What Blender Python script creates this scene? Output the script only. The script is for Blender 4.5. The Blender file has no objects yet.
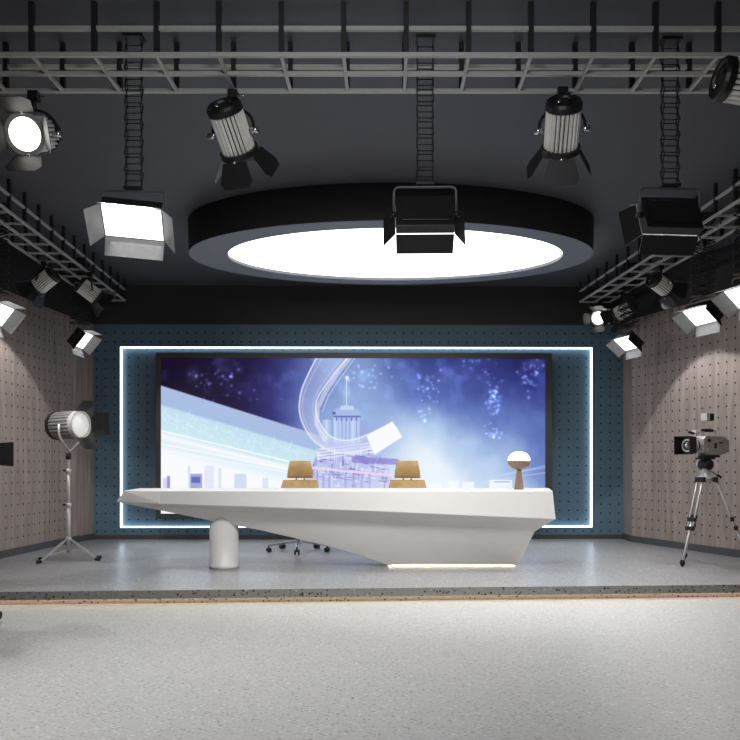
import bpy, bmesh, math, random
import numpy as np
from mathutils import Vector, Matrix, Quaternion
random.seed(4)
PI = math.pi
scene = bpy.context.scene
COL = scene.collection
F, HZ, CZ = 760.0, 465.0, 1.18          # focal length (px of 740), horizon row, lens height
TH = math.atan(8 / 760)
CT, ST = math.cos(TH), math.sin(TH)

def P(px, py, Y):
    """world point at depth Y seen at that direction"""
    u, w = (px - 370) / F, (HZ - py) / F
    x, y = u * CT + ST, -u * ST + CT
    k = Y / y
    return Vector((x * k, Y, CZ + w * k))

def srgb(r, g, b):
    def f(c):
        c /= 255
        return c / 12.92 if c <= .04045 else ((c + .055) / 1.055) ** 2.4
    return (f(r), f(g), f(b), 1)

# ------------------------------------------------------------------ materials
def newmat(name):
    m = bpy.data.materials.new(name); m.use_nodes = True
    nt = m.node_tree
    return m, nt, nt.nodes['Principled BSDF']

def N(nt, kind, **kw):
    n = nt.nodes.new(kind)
    for k, v in kw.items():
        if k in n.inputs.keys() if hasattr(n.inputs, 'keys') else False:
            n.inputs[k].default_value = v
        else:
            setattr(n, k, v)
    return n

def ramp(nt, fac, stops):
    r = nt.nodes.new('ShaderNodeValToRGB')
    nt.links.new(fac, r.inputs['Fac'])
    cr = r.color_ramp
    while len(cr.elements) < len(stops): cr.elements.new(.5)
    for e, (p, c) in zip(cr.elements, stops):
        e.position = p; e.color = c
    return r.outputs['Color']

def simple(name, col, rough=.5, metal=0, noise=.08, scale=30, bump=0.0, spec=.5):
    m, nt, b = newmat(name)
    tc = N(nt, 'ShaderNodeTexCoord')
    n = N(nt, 'ShaderNodeTexNoise'); n.inputs['Scale'].default_value = scale; n.inputs['Detail'].default_value = 3
    nt.links.new(tc.outputs['Object'], n.inputs['Vector'])
    lo = tuple(max(0, c * (1 - noise)) for c in col[:3]) + (1,)
    hi = tuple(min(1, c * (1 + noise)) for c in col[:3]) + (1,)
    nt.links.new(ramp(nt, n.outputs['Fac'], [(.3, lo), (.7, hi)]), b.inputs['Base Color'])
    b.inputs['Roughness'].default_value = rough
    b.inputs['Metallic'].default_value = metal
    b.inputs['Specular IOR Level'].default_value = spec
    if bump:
        bp = N(nt, 'ShaderNodeBump'); bp.inputs['Strength'].default_value = bump; bp.inputs['Distance'].default_value = .01
        nt.links.new(n.outputs['Fac'], bp.inputs['Height']); nt.links.new(bp.outputs['Normal'], b.inputs['Normal'])
    return m

def emit(name, col, strength):
    m, nt, b = newmat(name)
    b.inputs['Base Color'].default_value = col
    b.inputs['Emission Color'].default_value = col
    b.inputs['Emission Strength'].default_value = strength
    return m

def peg_nodes(nt, uvout, pitch=.129, rad=.0125, ou=0., ov=0.):
    """1 in a hole of the perforated board, 0 elsewhere"""
    mp = N(nt, 'ShaderNodeMapping'); mp.inputs['Location'].default_value = (ou / pitch, ov / pitch, 0)
    mp.inputs['Scale'].default_value = (1 / pitch, 1 / pitch, 1)
    nt.links.new(uvout, mp.inputs['Vector'])
    fr = N(nt, 'ShaderNodeVectorMath', operation='FRACTION'); nt.links.new(mp.outputs[0], fr.inputs[0])
    sb = N(nt, 'ShaderNodeVectorMath', operation='SUBTRACT'); nt.links.new(fr.outputs[0], sb.inputs[0]); sb.inputs[1].default_value = (.5, .5, 0)
    ln = N(nt, 'ShaderNodeVectorMath', operation='LENGTH'); nt.links.new(sb.outputs[0], ln.inputs[0])
    lt = N(nt, 'ShaderNodeMath', operation='LESS_THAN'); nt.links.new(ln.outputs['Value'], lt.inputs[0]); lt.inputs[1].default_value = rad / pitch
    return lt.outputs[0]

def board(name, wood, pegs=True, base=None):
    m, nt, b = newmat(name)
    uv = N(nt, 'ShaderNodeUVMap').outputs[0]
    n = N(nt, 'ShaderNodeTexNoise'); n.inputs['Detail'].default_value = 6
    mp = N(nt, 'ShaderNodeMapping'); nt.links.new(uv, mp.inputs['Vector'])
    if wood:
        mp.inputs['Scale'].default_value = (9, .7, 1); n.inputs['Scale'].default_value = 2.0
    else:
        mp.inputs['Scale'].default_value = (3, 3, 1); n.inputs['Scale'].default_value = 2.0
    nt.links.new(mp.outputs[0], n.inputs['Vector'])
    if wood:
        c = ramp(nt, n.outputs['Fac'], [(.25, srgb(124, 110, 102)), (.5, srgb(144, 130, 122)), (.75, srgb(163, 149, 141))])
        # plank tone steps
        sep = N(nt, 'ShaderNodeSeparateXYZ'); nt.links.new(uv, sep.inputs[0])
        dv = N(nt, 'ShaderNodeMath', operation='MULTIPLY'); nt.links.new(sep.outputs[0], dv.inputs[0]); dv.inputs[1].default_value = 1 / .21
        fl = N(nt, 'ShaderNodeMath', operation='FLOOR'); nt.links.new(dv.outputs[0], fl.inputs[0])
        wn = N(nt, 'ShaderNodeTexWhiteNoise'); wn.noise_dimensions = '1D'; nt.links.new(fl.outputs[0], wn.inputs['W'])
        mr = N(nt, 'ShaderNodeMapRange'); nt.links.new(wn.outputs['Value'], mr.inputs['Value']); mr.inputs['To Min'].default_value = .93; mr.inputs['To Max'].default_value = 1.05
        mx = N(nt, 'ShaderNodeVectorMath', operation='SCALE'); nt.links.new(c, mx.inputs[0]); nt.links.new(mr.outputs[0], mx.inputs['Scale'])
        c = mx.outputs[0]
    else:
        c = ramp(nt, n.outputs['Fac'], [(.3, base), (.7, tuple(x * 1.08 for x in base[:3]) + (1,))])
    if pegs:
        hole = peg_nodes(nt, uv)
        mix = N(nt, 'ShaderNodeMix', data_type='RGBA')
        nt.links.new(hole, mix.inputs['Factor'])
        nt.links.new(c, mix.inputs['A']); mix.inputs['B'].default_value = (.008, .008, .01, 1)
        c = mix.outputs['Result']
        bp = N(nt, 'ShaderNodeBump'); bp.invert = True; bp.inputs['Distance'].default_value = .004; bp.inputs['Strength'].default_value = .5
        nt.links.new(hole, bp.inputs['Height']); nt.links.new(bp.outputs[0], b.inputs['Normal'])
    nt.links.new(c, b.inputs['Base Color'])
    b.inputs['Roughness'].default_value = .6
    return m

def terrazzo(name, base, specks, rough, scale, stretch=(1, 1, 1)):
    m, nt, b = newmat(name)
    tc = N(nt, 'ShaderNodeTexCoord')
    mp = N(nt, 'ShaderNodeMapping'); mp.inputs['Scale'].default_value = stretch
    nt.links.new(tc.outputs['Object'], mp.inputs['Vector'])
    v = N(nt, 'ShaderNodeTexVoronoi'); v.inputs['Scale'].default_value = scale
    nt.links.new(mp.outputs[0], v.inputs['Vector'])
    n = N(nt, 'ShaderNodeTexNoise'); n.inputs['Scale'].default_value = scale * .8; n.inputs['Detail'].default_value = 5
    nt.links.new(mp.outputs[0], n.inputs['Vector'])
    c0 = ramp(nt, n.outputs['Fac'], [(.3, tuple(x * .88 for x in base[:3]) + (1,)), (.7, base)])
    # only some cells carry a speck, of random tone
    sp = N(nt, 'ShaderNodeSeparateColor'); nt.links.new(v.outputs['Color'], sp.inputs[0])
    gt = N(nt, 'ShaderNodeMath', operation='GREATER_THAN'); nt.links.new(sp.outputs[0], gt.inputs[0]); gt.inputs[1].default_value = .36
    lt = N(nt, 'ShaderNodeMath', operation='LESS_THAN'); nt.links.new(v.outputs['Distance'], lt.inputs[0]); lt.inputs[1].default_value = .38
    mu = N(nt, 'ShaderNodeMath', operation='MULTIPLY'); nt.links.new(gt.outputs[0], mu.inputs[0]); nt.links.new(lt.outputs[0], mu.inputs[1])
    tone = ramp(nt, sp.outputs[1], [(.0, specks[0]), (.5, specks[1]), (1, specks[2])])
    mix = N(nt, 'ShaderNodeMix', data_type='RGBA')
    nt.links.new(mu.outputs[0], mix.inputs['Factor']); nt.links.new(c0, mix.inputs['A']); nt.links.new(tone, mix.inputs['B'])
    nt.links.new(mix.outputs['Result'], b.inputs['Base Color'])
    b.inputs['Roughness'].default_value = rough
    return m

M = {}
M['floor'] = terrazzo('pale_speckled_floor', srgb(184, 183, 180), [srgb(112, 110, 106), srgb(158, 155, 150), srgb(222, 222, 220)], .45, 46, (1, 2.0, 1))
M['stage'] = terrazzo('grey_terrazzo', srgb(146, 146, 147), [srgb(74, 72, 70), srgb(124, 122, 120), srgb(206, 206, 206)], .32, 45)
M['stage_edge'] = terrazzo('terrazzo_edge', srgb(132, 131, 128), [srgb(30, 28, 26), srgb(92, 88, 82), srgb(160, 158, 154)], .5, 38)
M['kick'] = terrazzo('terrazzo_kick', srgb(160, 154, 146), [srgb(70, 60, 50), srgb(120, 108, 92), srgb(180, 172, 160)], .55, 38)
M['ceiling'] = simple('dark_ceiling_paint', srgb(72, 73, 78), .55, noise=.04, scale=4)
M['soffit'] = simple('black_upper_wall', srgb(48, 46, 46), .6, noise=.04, scale=4)
M['baseboard'] = simple('dark_grey_skirting', srgb(70, 70, 72), .4)
M['blue'] = board('blue_pegboard', False, True, srgb(84, 110, 127))
M['wood'] = board('wood_pegboard', True, True)
M['wood_plain'] = board('plain_wood_board', True, False)
M['bezel'] = simple('screen_bezel', srgb(62, 62, 64), .4)
M['truss'] = simple('grey_truss_metal', srgb(178, 177, 174), .5, .1, noise=.05)
M['post'] = simple('dark_truss_post', srgb(38, 38, 38), .5, .2)
M['black'] = simple('black_metal', srgb(30, 30, 31), .42, .2)
M['flap'] = simple('black_flap_enamel', srgb(34, 34, 35), .5, .1)
M['flap_in'] = simple('pale_reflector', srgb(150, 150, 150), .5, .1)
M['fin'] = simple('silver_fins', srgb(235, 234, 230), .4, .1, noise=.05)
M['fin_dull'] = simple('dull_silver_fins', srgb(132, 130, 127), .45, .2)
M['groove'] = simple('dark_groove', srgb(35, 35, 36), .5, .3)
M['chrome'] = simple('chrome', srgb(215, 215, 215), .18, 1.0, noise=.03)
M['white'] = simple('white_solid_surface', srgb(222, 220, 216), .38, noise=.015, scale=6)
M['rim'] = simple('black_light_rim', srgb(40, 39, 39), .55, noise=.04)
M['rim_under'] = simple('grey_light_ring', srgb(112, 115, 122), .5, noise=.03)
M['tan'] = simple('tan_leather', srgb(186, 152, 98), .42, noise=.12, scale=12, bump=.15)
M['yoke_grey'] = simple('grey_enamel', srgb(96, 96, 96), .45, .3)
M['bronze'] = simple('brown_lamp_wood', srgb(128, 104, 84), .45, noise=.12, scale=20)
M['silver'] = simple('painted_silver', srgb(200, 199, 196), .38, .35, noise=.04)
M['rubber'] = simple('black_rubber', srgb(24, 24, 25), .7)
M['body'] = simple('camera_shell', srgb(176, 174, 170), .4, .35, noise=.1, scale=40)
M['glass'] = simple('lens_glass', srgb(120, 122, 126), .06, .6, noise=.3, scale=30)
M['lens_dim'] = simple('fresnel_glass', srgb(180, 182, 184), .15, .5)
M['disc'] = emit('ceiling_disc_diffuser', (1, 1, 1, 1), 2.4)
M['panel_on'] = emit('led_panel_lit', (1, 1, 1, 1), 1.8)
M['lens_on'] = emit('lens_lit', (1, .98, .93, 1), 5)
M['lens_soft'] = emit('bright_fresnel_glass', (.8, .8, .78, 1), .3)
M['led_cold'] = emit('cold_led_strip', (.70, .86, 1, 1), 4.2)
M['led_warm'] = emit('warm_led_strip', (1, .80, .58, 1), 4)
M['led_warm2'] = emit('warm_desk_strip', (1, .80, .60, 1), 13)
M['globe'] = emit('opal_globe', (1, .98, .95, 1), 1.3)
M['grey_chip'] = simple('white_chart', srgb(225, 225, 222), .5)

# ------------------------------------------------------------------ mesh helper
class MB:
    def __init__(s): s.bm = bmesh.new(); s.mats = []
    def mi(s, m):
        if m not in s.mats: s.mats.append(m)
        return s.mats.index(m)
    def box(s, c, size, m, R=None):
        v = []
        for dx in (-.5, .5):
            for dy in (-.5, .5):
                for dz in (-.5, .5):
                    q = Vector((dx * size[0], dy * size[1], dz * size[2]))
                    if R is not None: q = R @ q
                    v.append(s.bm.verts.new(Vector(c) + q))
        i = s.mi(m)
        for f in ((0, 1, 3, 2), (4, 6, 7, 5), (0, 4, 5, 1), (2, 3, 7, 6), (0, 2, 6, 4), (1, 5, 7, 3)):
            s.bm.faces.new([v[k] for k in f]).material_index = i
        return s
    def bar(s, a, b, w, h, m):
        a, b = Vector(a), Vector(b); d = b - a
        R = d.to_track_quat('Y', 'Z').to_matrix()
        return s.box((a + b) / 2, (w, d.length, h), m, R)
    def rings(s, rings, m, cap=(True, True), smooth=True, closed=False):
        i = s.mi(m); vr = [[s.bm.verts.new(p) for p in r] for r in rings]
        n = len(vr[0])
        prs = list(zip(vr, vr[1:])) + ([(vr[-1], vr[0])] if closed else [])
        for a, b in prs:
            for k in range(n):
                f = s.bm.faces.new((a[k], a[(k + 1) % n], b[(k + 1) % n], b[k])); f.material_index = i; f.smooth = smooth
        if not closed:
            if cap[0]: s.bm.faces.new(vr[0][::-1]).material_index = i
            if cap[1]: s.bm.faces.new(vr[-1]).material_index = i
        return s
    def lathe(s, a, d, prof, m, n=24, cap=(True, True), smooth=True):
        """prof = [(t along d, radius)]"""
        a, d = Vector(a), Vector(d).normalized(); R = d.to_track_quat('Z', 'Y').to_matrix()
        rr = [[a + d * t + R @ Vector((math.cos(2 * PI * k / n) * r, math.sin(2 * PI * k / n) * r, 0)) for k in range(n)] for t, r in prof]
        return s.rings(rr, m, cap, smooth)
    def cyl(s, a, b, r, m, n=12, r2=None):
        a, b = Vector(a), Vector(b)
        return s.lathe(a, b - a, [(0, r), ((b - a).length, r if r2 is None else r2)], m, n)
    def tube(s, pts, r, m, n=8):
        pts = [Vector(p) for p in pts]; rr = []
        up = None
        for i, p in enumerate(pts):
            d = (pts[min(i + 1, len(pts) - 1)] - pts[max(i - 1, 0)]).normalized()
            if up is None: up = d.orthogonal().normalized()
            up = (up - d * up.dot(d)).normalized(); w = d.cross(up)
            rr.append([p + up * math.cos(2 * PI * k / n) * r + w * math.sin(2 * PI * k / n) * r for k in range(n)])
        return s.rings(rr, m)
    def poly(s, pts, m, uv=None):
        f = s.bm.faces.new([s.bm.verts.new(p) for p in pts]); f.material_index = s.mi(m)
        return f
    def prism(s, pts, off, m):
        """polygon pts extruded by off"""
        a = [s.bm.verts.new(p) for p in pts]; b = [s.bm.verts.new(Vector(p) + Vector(off)) for p in pts]
        i = s.mi(m); n = len(a)
        s.bm.faces.new(a).material_index = i; s.bm.faces.new(b[::-1]).material_index = i
        for k in range(n):
            s.bm.faces.new((a[k], b[k], b[(k + 1) % n], a[(k + 1) % n])).material_index = i
        return s
    def build(s, name, parent=None, bevel=0, origin=None, recalc=True):
        if recalc: bmesh.ops.recalc_face_normals(s.bm, faces=s.bm.faces)
        if origin is not None:
            bmesh.ops.translate(s.bm, verts=s.bm.verts, vec=-Vector(origin))
        me = bpy.data.meshes.new(name); s.bm.to_mesh(me); s.bm.free()
        for m in s.mats: me.materials.append(M[m])
        o = bpy.data.objects.new(name, me); COL.objects.link(o)
        if parent is not None: o.parent = parent
        if origin is not None: o.location = origin
        if bevel:
            bv = o.modifiers.new('bevel', 'BEVEL'); bv.width = bevel; bv.segments = 2; bv.limit_method = 'ANGLE'
        return o

def tag(o, label=None, cat=None, group=None, kind=None):
    if label: o['label'] = label
    if cat: o['category'] = cat
    if group: o['group'] = group
    if kind: o['kind'] = kind
    return o

def empty(name, loc, label, cat, group=None, rz=0):
    o = bpy.data.objects.new(name, None); COL.objects.link(o); o.empty_display_size = .1
    o.location = loc; o.rotation_euler = (0, 0, rz)
    return tag(o, label, cat, group)

def copy_tree(o, parent=None):
    c = o.copy(); COL.objects.link(c)
    if parent is not None: c.parent = parent
    for ch in list(o.children): copy_tree(ch, c)
    return c

# ------------------------------------------------------------------ room
YB = 10.89; ZC = 3.745; ZW = 3.19; ZS = .12
XL, XR = P(94, 500, YB).x, P(623, 500, YB).x
left = [(XL, YB), (P(70, 500, 10.33).x, 10.33), (P(49.7, 500, 9.82).x, 9.82), (P(0, 500, 8.66).x, 8.66), (-4.32, 5.5), (-4.4, -3.2)]
right = [(XR, YB), (P(632, 500, 10.46).x, 10.46), (P(740, 500, 8.66).x, 8.66), (4.75, 7.2), (4.9, 5.5), (4.9, -3.2)]

def wall(name, pts, z0, z1, mats, thick=.12, out=-1):
    """vertical wall strip along pts; inner face carries metric UVs; solid behind"""
    bm = bmesh.new(); uvl = bm.loops.layers.uv.new('UVMap')
    u = 0; used = []
    n = len(pts)
    nrm = []
    for i in range(n):
        a = Vector(pts[max(i - 1, 0)]); b = Vector(pts[min(i + 1, n - 1)]); d = (b - a).normalized()
        nrm.append(Vector((-d.y, d.x)) * out * thick)
    for i in range(n - 1):
        a, b = Vector(pts[i]), Vector(pts[i + 1]); L = (b - a).length
        mname = mats[i] if isinstance(mats, (list, tuple)) else mats
        if mname not in used: used.append(mname)
        def quad(p, q, na, nb, inner):
            vs = [bm.verts.new((p.x, p.y, z0)), bm.verts.new((q.x, q.y, z0)), bm.verts.new((q.x, q.y, z1)), bm.verts.new((p.x, p.y, z1))]
            f = bm.faces.new(vs); f.material_index = used.index(mname)
            for lp, (uu, vv) in zip(f.loops, ((u, z0), (u + L, z0), (u + L, z1), (u, z1))): lp[uvl].uv = (uu, vv)
        quad(a, b, None, None, True)
        a2, b2 = a + nrm[i], b + nrm[i + 1]
        quad(a2, b2, None, None, False)
        for zz in (z0, z1):
            vs = [bm.verts.new((p.x, p.y, zz)) for p in (a, b, b2, a2)]; f = bm.faces.new(vs); f.material_index = used.index(mname)
        for p, q in ((a, a2), (b, b2)):
            if (p - Vector(pts[0])).length < 1e-6 or (p - Vector(pts[-1])).length < 1e-6:
                vs = [bm.verts.new((p.x, p.y, z0)), bm.verts.new((q.x, q.y, z0)), bm.verts.new((q.x, q.y, z1)), bm.verts.new((p.x, p.y, z1))]
                bm.faces.new(vs).material_index = used.index(mname)
        u += L
    bmesh.ops.remove_doubles(bm, verts=bm.verts, dist=1e-5)
    bmesh.ops.recalc_face_normals(bm, faces=bm.faces)
    me = bpy.data.meshes.new(name); bm.to_mesh(me); bm.free()
    for k in used: me.materials.append(M[k])
    o = bpy.data.objects.new(name, me); COL.objects.link(o); o['kind'] = 'structure'
    return o

wall('wall_left', left, 0, ZW, ['wood_plain', 'wood', 'wood', 'wood', 'wood'], out=-1)
wall('wall_right', right, 0, ZW, ['wood_plain', 'wood', 'wood', 'wood', 'wood'], out=1)
wall('trim_1', left, ZW, ZC, 'soffit', out=-1)
wall('trim_2', right, ZW, ZC, 'soffit', out=1)
def off(pts, d, s):
    r = []
    for i, p in enumerate(pts):
        a = Vector(pts[max(i - 1, 0)]); b = Vector(pts[min(i + 1, len(pts) - 1)]); t = (b - a).normalized()
        r.append((p[0] + s * (-t.y) * d, p[1] + s * t.x * d))
    return r
wall('baseboard_left', off(left[:5], .02, 1), ZS, ZS + .085, 'baseboard', thick=.018, out=-1)
wall('baseboard_right', off(right[:5], .02, -1), ZS, ZS + .085, 'baseboard', thick=.018, out=1)

def slab(name, x0, x1, y0, y1, z0, z1, m):
    return MB().box(((x0 + x1) / 2, (y0 + y1) / 2, (z0 + z1) / 2), (x1 - x0, y1 - y0, z1 - z0), m).build(name)
slab('floor', -5.2, 5.4, -3.4, 11.3, -.15, 0, 'floor')['kind'] = 'structure'
slab('ceiling', -5.2, 5.4, -3.4, 11.3, ZC, ZC + .15, 'ceiling')['kind'] = 'structure'
slab('wall_front', -5.2, 5.4, -3.4, -3.2, 0, ZC, 'soffit')['kind'] = 'structure'
slab('trim_3', XL - .3, XR + .3, YB, YB + .15, ZW, ZC, 'soffit')['kind'] = 'structure'
slab('baseboard_back', XL + .01, XR - .01, YB - .025, YB, ZS, ZS + .06, 'baseboard')['kind'] = 'structure'

# back wall: outer frame with a sunk inner field
lx0, lx1 = P(120, 400, YB).x, P(592.5, 400, YB).x
lz1, lz0 = P(356, 346.9, YB).z, P(356, 527.6, YB).z
def uvquads(name, quads, mat, ou, ov):
    bm = bmesh.new(); uvl = bm.loops.layers.uv.new('UVMap')
    for q in quads:
        f = bm.faces.new([bm.verts.new(p) for p in q])
        for lp in f.loops: lp[uvl].uv = (lp.vert.co.x + ou, lp.vert.co.z + ov)
    bmesh.ops.remove_doubles(bm, verts=bm.verts, dist=1e-5)
    me = bpy.data.meshes.new(name); bm.to_mesh(me); bm.free(); me.materials.append(M[mat])
    o = bpy.data.objects.new(name, me); COL.objects.link(o); return o
px0 = P(96.5, 400, YB).x; pz0 = P(96.5, 531.5, YB).z; ix0 = P(128.2, 400, YB).x; iz0 = P(128, 519.8, YB).z
h = .0645
def q(x0, x1, z0, z1, y): return [(x0, y, z0), (x1, y, z0), (x1, y, z1), (x0, y, z1)]
D = .05
xa, xb = XL - .3, XR + .3
fr = [q(xa, lx0, 0, ZW, YB), q(lx1, xb, 0, ZW, YB), q(lx0, lx1, 0, lz0, YB), q(lx0, lx1, lz1, ZW, YB)]
fr += [[(lx0, YB, lz0), (lx0, YB + D, lz0), (lx0, YB + D, lz1), (lx0, YB, lz1)],
       [(lx1, YB, lz0), (lx1, YB, lz1), (lx1, YB + D, lz1), (lx1, YB + D, lz0)],
       [(lx0, YB, lz0), (lx1, YB, lz0), (lx1, YB + D, lz0), (lx0, YB + D, lz0)],
       [(lx0, YB, lz1), (lx0, YB + D, lz1), (lx1, YB + D, lz1), (lx1, YB, lz1)]]
uvquads('wall_back', fr, 'blue', h - px0, h - pz0)['kind'] = 'structure'
uvquads('wall_back', [q(lx0 - .1, lx1 + .1, lz0 - .1, lz1 + .1, YB + D)], 'blue', h - ix0, h - iz0)['kind'] = 'structure'

# ------------------------------------------------------------------ stage
sf0 = P(0, 591, 805.6 / 126.0); sf1 = P(740, 585, 805.6 / 120.0)
sd = (sf1 - sf0).to_2d().normalized()
def sx(x, back=0):  # a point of the stage's front line
    t = (x - sf0.x) / sd.x
    return Vector((x, sf0.y + sd.y * t + back))
st = None
a, b = sx(-4.26), sx(4.78)
L_ = [Vector(p) for p in left[:4]]; R_ = [Vector(p) for p in right[:4]]
rim = [a, b, Vector((4.74, 7.2)), Vector(right[2]), Vector(right[1]), Vector(right[0]), Vector(left[0]), Vector(left[1]), Vector(left[2]), Vector(left[3])]
mb = MB(); mb.prism([(p.x, p.y, .058) for p in rim], (0, 0, ZS - .058), 'stage'); dk = mb.build('stage', None); dk['kind'] = 'structure'; dk['label'] = 'raised grey speckled terrazzo stage'; st = dk
# edge facing slab
def along(mb, y0, y1, z0, z1, m):
    a0, b0, a1, b1 = sx(-4.26, y0), sx(4.78, y0), sx(-4.26, y1), sx(4.78, y1)
    mb.prism([(a0.x, a0.y, z0), (b0.x, b0.y, z0), (b1.x, b1.y, z0), (a1.x, a1.y, z0)], (0, 0, z1 - z0), m)
mb = MB(); along(mb, -.02, -.0005, .05, ZS + .0005, 'stage_edge'); mb.build('edge_facing', st)
mb = MB(); along(mb, .05, .10, .0, .058, 'kick'); mb.build('kick_board', st)
mb = MB(); along(mb, .004, .03, .050, .0575, 'led_warm'); mb.build('light_strip', st)

# ------------------------------------------------------------------ led outline around the screen + the screen
fr = empty('led_light_frame', (P(356, 400, YB).x, YB, lz0), 'cold white glowing rectangular outline set in the blue pegboard around the screen', 'led light')
O = Vector(fr.location); w = .016
for nm, c, s in (('top_strip', ((lx0 + lx1) / 2, YB + .026, lz1 - w / 2 - .002), (lx1 - lx0 - .004, .044, w)), ('bottom_strip', ((lx0 + lx1) / 2, YB + .026, lz0 + w / 2 + .002), (lx1 - lx0 - .004, .044, w)),
                 ('side_strip', (lx0 + w / 2 + .002, YB + .026, (lz0 + lz1) / 2), (w, .046, lz1 - lz0 - 2 * w - .008)), ('side_strip', (lx1 - w / 2 - .002, YB + .026, (lz0 + lz1) / 2), (w, .046, lz1 - lz0 - 2 * w - .008))):
    MB().box(Vector(c) - O, s, 'led_cold').build(nm, fr)

YS = 10.68
s0, s1 = P(161, 513.6, YS), P(545.2, 358.6, YS)
b0, b1 = P(156, 519, YS), P(551.5, 353.2, YS)
sc = empty('video_wall', ((b0.x + b1.x) / 2, YS + .1, b0.z), 'huge black framed video wall showing a glowing futuristic city under a starry blue sky', 'screen')
O = Vector(sc.location)
mb = MB()
for x0, x1, z0, z1 in ((b0.x, s0.x, b0.z, b1.z), (s1.x, b1.x, b0.z, b1.z), (s0.x, s1.x, b0.z, s0.z), (s0.x, s1.x, s1.z, b1.z)):
    mb.box(((x0 + x1) / 2 - O.x, YS + .12 - O.y, (z0 + z1) / 2 - O.z), (x1 - x0, .27, z1 - z0), 'bezel')
mb.box(((s0.x + s1.x) / 2 - O.x, YS + .19 - O.y, (s0.z + s1.z) / 2 - O.z), (s1.x - s0.x, .12, s1.z - s0.z), 'bezel')
mb.build('bezel', sc)

def picture(nx, ny):
    X, Yv = np.meshgrid(np.linspace(161, 545.2, nx), np.linspace(513.6, 358.6, ny))
    rng = np.random.default_rng(3)
    def vnoise(cell, sx=1, sy=1):
        gx = (X - 150) / (cell * sx); gy = (Yv - 350) / (cell * sy)
        g = rng.random((int(gy.max()) + 3, int(gx.max()) + 3))
        ix, iy = gx.astype(int), gy.astype(int); fx, fy = gx - ix, gy - iy
        fx = fx * fx * (3 - 2 * fx); fy = fy * fy * (3 - 2 * fy)
        return (g[iy, ix] * (1 - fx) + g[iy, ix + 1] * fx) * (1 - fy) + (g[iy + 1, ix] * (1 - fx) + g[iy + 1, ix + 1] * fx) * fy
    def fbm(c): return (vnoise(c) + .5 * vnoise(c / 2) + .25 * vnoise(c / 4) + .125 * vnoise(c / 8)) / 1.875
    n1, n2, n3 = fbm(46), fbm(30), fbm(14)
    def ramp_(t, st):
        t = np.clip(t, st[0][0], st[-1][0]); ts = [s[0] for s in st]
        return np.stack([np.interp(t, ts, [s[1][k] for s in st]) for k in range(3)], -1)
    # sky: white glow low in the middle, navy upper corners
    dr = np.hypot((X - 398) * .74, (Yv - 520) * 1.02) + (n1 - .5) * 46
    right_ = ramp_(dr, [(0, (250, 253, 255)), (58, (232, 242, 252)), (92, (176, 200, 235)), (126, (98, 122, 190)), (165, (50, 58, 130)), (198, (28, 26, 78)), (260, (18, 15, 52))])
    dl = np.hypot((X - 352) * .95, (Yv - 430) * .55) + (n1 - .5) * 34
    left_ = ramp_(dl, [(0, (178, 200, 236)), (30, (140, 164, 214)), (55, (92, 108, 176)), (80, (50, 50, 116)), (110, (28, 18, 62)), (150, (20, 8, 40)), (260, (18, 6, 34))])
    wl = 1 / (1 + np.exp((X - 352) / 14))[..., None]
    C = left_ * wl + right_ * (1 - wl)
    cen = np.exp(-((X - 362) / 32) ** 2)[..., None] * np.clip(.4 + n2, 0, 1)[..., None]
    C = C * (1 - .62 * cen) + np.array((158, 184, 226)) * .62 * cen
    neb = np.clip((n3 - .52) * 4, 0, 1)[..., None] * np.clip((430 - Yv) / 80, 0, 1)[..., None]
    C = C + neb * np.array((26, 32, 46))
    # faint clusters of stars
    for cx, cy, sx_, sy_, k in ((492, 395, 7, 24, 60), (528, 374, 9, 12, 34), (430, 386, 12, 14, 30), (495, 432, 9, 6, 14), (212, 376, 22, 9, 34), (365, 376, 14, 12, 22), (238, 395, 30, 10, 14), (470, 362, 14, 6, 12), (425, 412, 6, 10, 8)):
        for _ in range(k):
            x, y = rng.normal(cx, sx_ * .6), rng.normal(cy, sy_ * .6); r = rng.uniform(.8, 1.7)
            g = np.exp(-((X - x) ** 2 + (Yv - y) ** 2) / (r * r))[..., None]
            C = C + g * np.array((64, 76, 104)) * rng.uniform(.25, .9)
    def blend(mask, col, a=1.0):
        nonlocal C
        m = (np.clip(mask, 0, 1) * a)[..., None]; C = C * (1 - m) + np.array(col) * m
    def soft(d, w=.8): return np.clip(d / w + .5, 0, 1)
    def seg(x0, y0, x1, y1, w):
        dx, dy = x1 - x0, y1 - y0; t = np.clip(((X - x0) * dx + (Yv - y0) * dy) / (dx * dx + dy * dy), 0, 1)
        return soft(w / 2 - np.hypot(X - x0 - t * dx, Yv - y0 - t * dy))
    def rect(x0, y0, x1, y1): return soft(X - x0) * soft(x1 - X) * soft(Yv - y0) * soft(y1 - Yv)
    # pale long building, upper left to the centre
    e = 386 + (X - 161) * .315
    inb = soft(Yv - e, 1.4) * soft(326 - X, 14)
    t = (Yv - e) / (20 - (X - 161) * .02)
    colb = ramp_(t, [(0, (172, 188, 226)), (.9, (166, 190, 228)), (1.02, (196, 224, 240)), (2.2, (204, 232, 242)), (2.45, (246, 246, 252)), (2.8, (222, 238, 248)), (3.4, (248, 250, 255)), (8, (250, 250, 255))])
    m = inb[..., None]; C = C * (1 - m) + colb * m
    for _ in range(130):    # fine bright veining of the building's wall
        x = rng.uniform(163, 300); y = 407 + (x - 161) * .30 + rng.uniform(1, 24); an = rng.choice([.3, .3, 1.4, -1.2, .8]); l = rng.uniform(3, 8)
        blend(seg(x, y, x + l * math.cos(an), y + l * math.sin(an), .7), (236, 248, 252), .5)
    for k, (o_, a_) in enumerate(((45, .9), (52, .5), (58, .8), (64, .5))):
        blend(seg(161, 386 + o_, 318, 386 + o_ + 157 * (.24 - .02 * k), 1.4), (255, 255, 255), a_)
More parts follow.
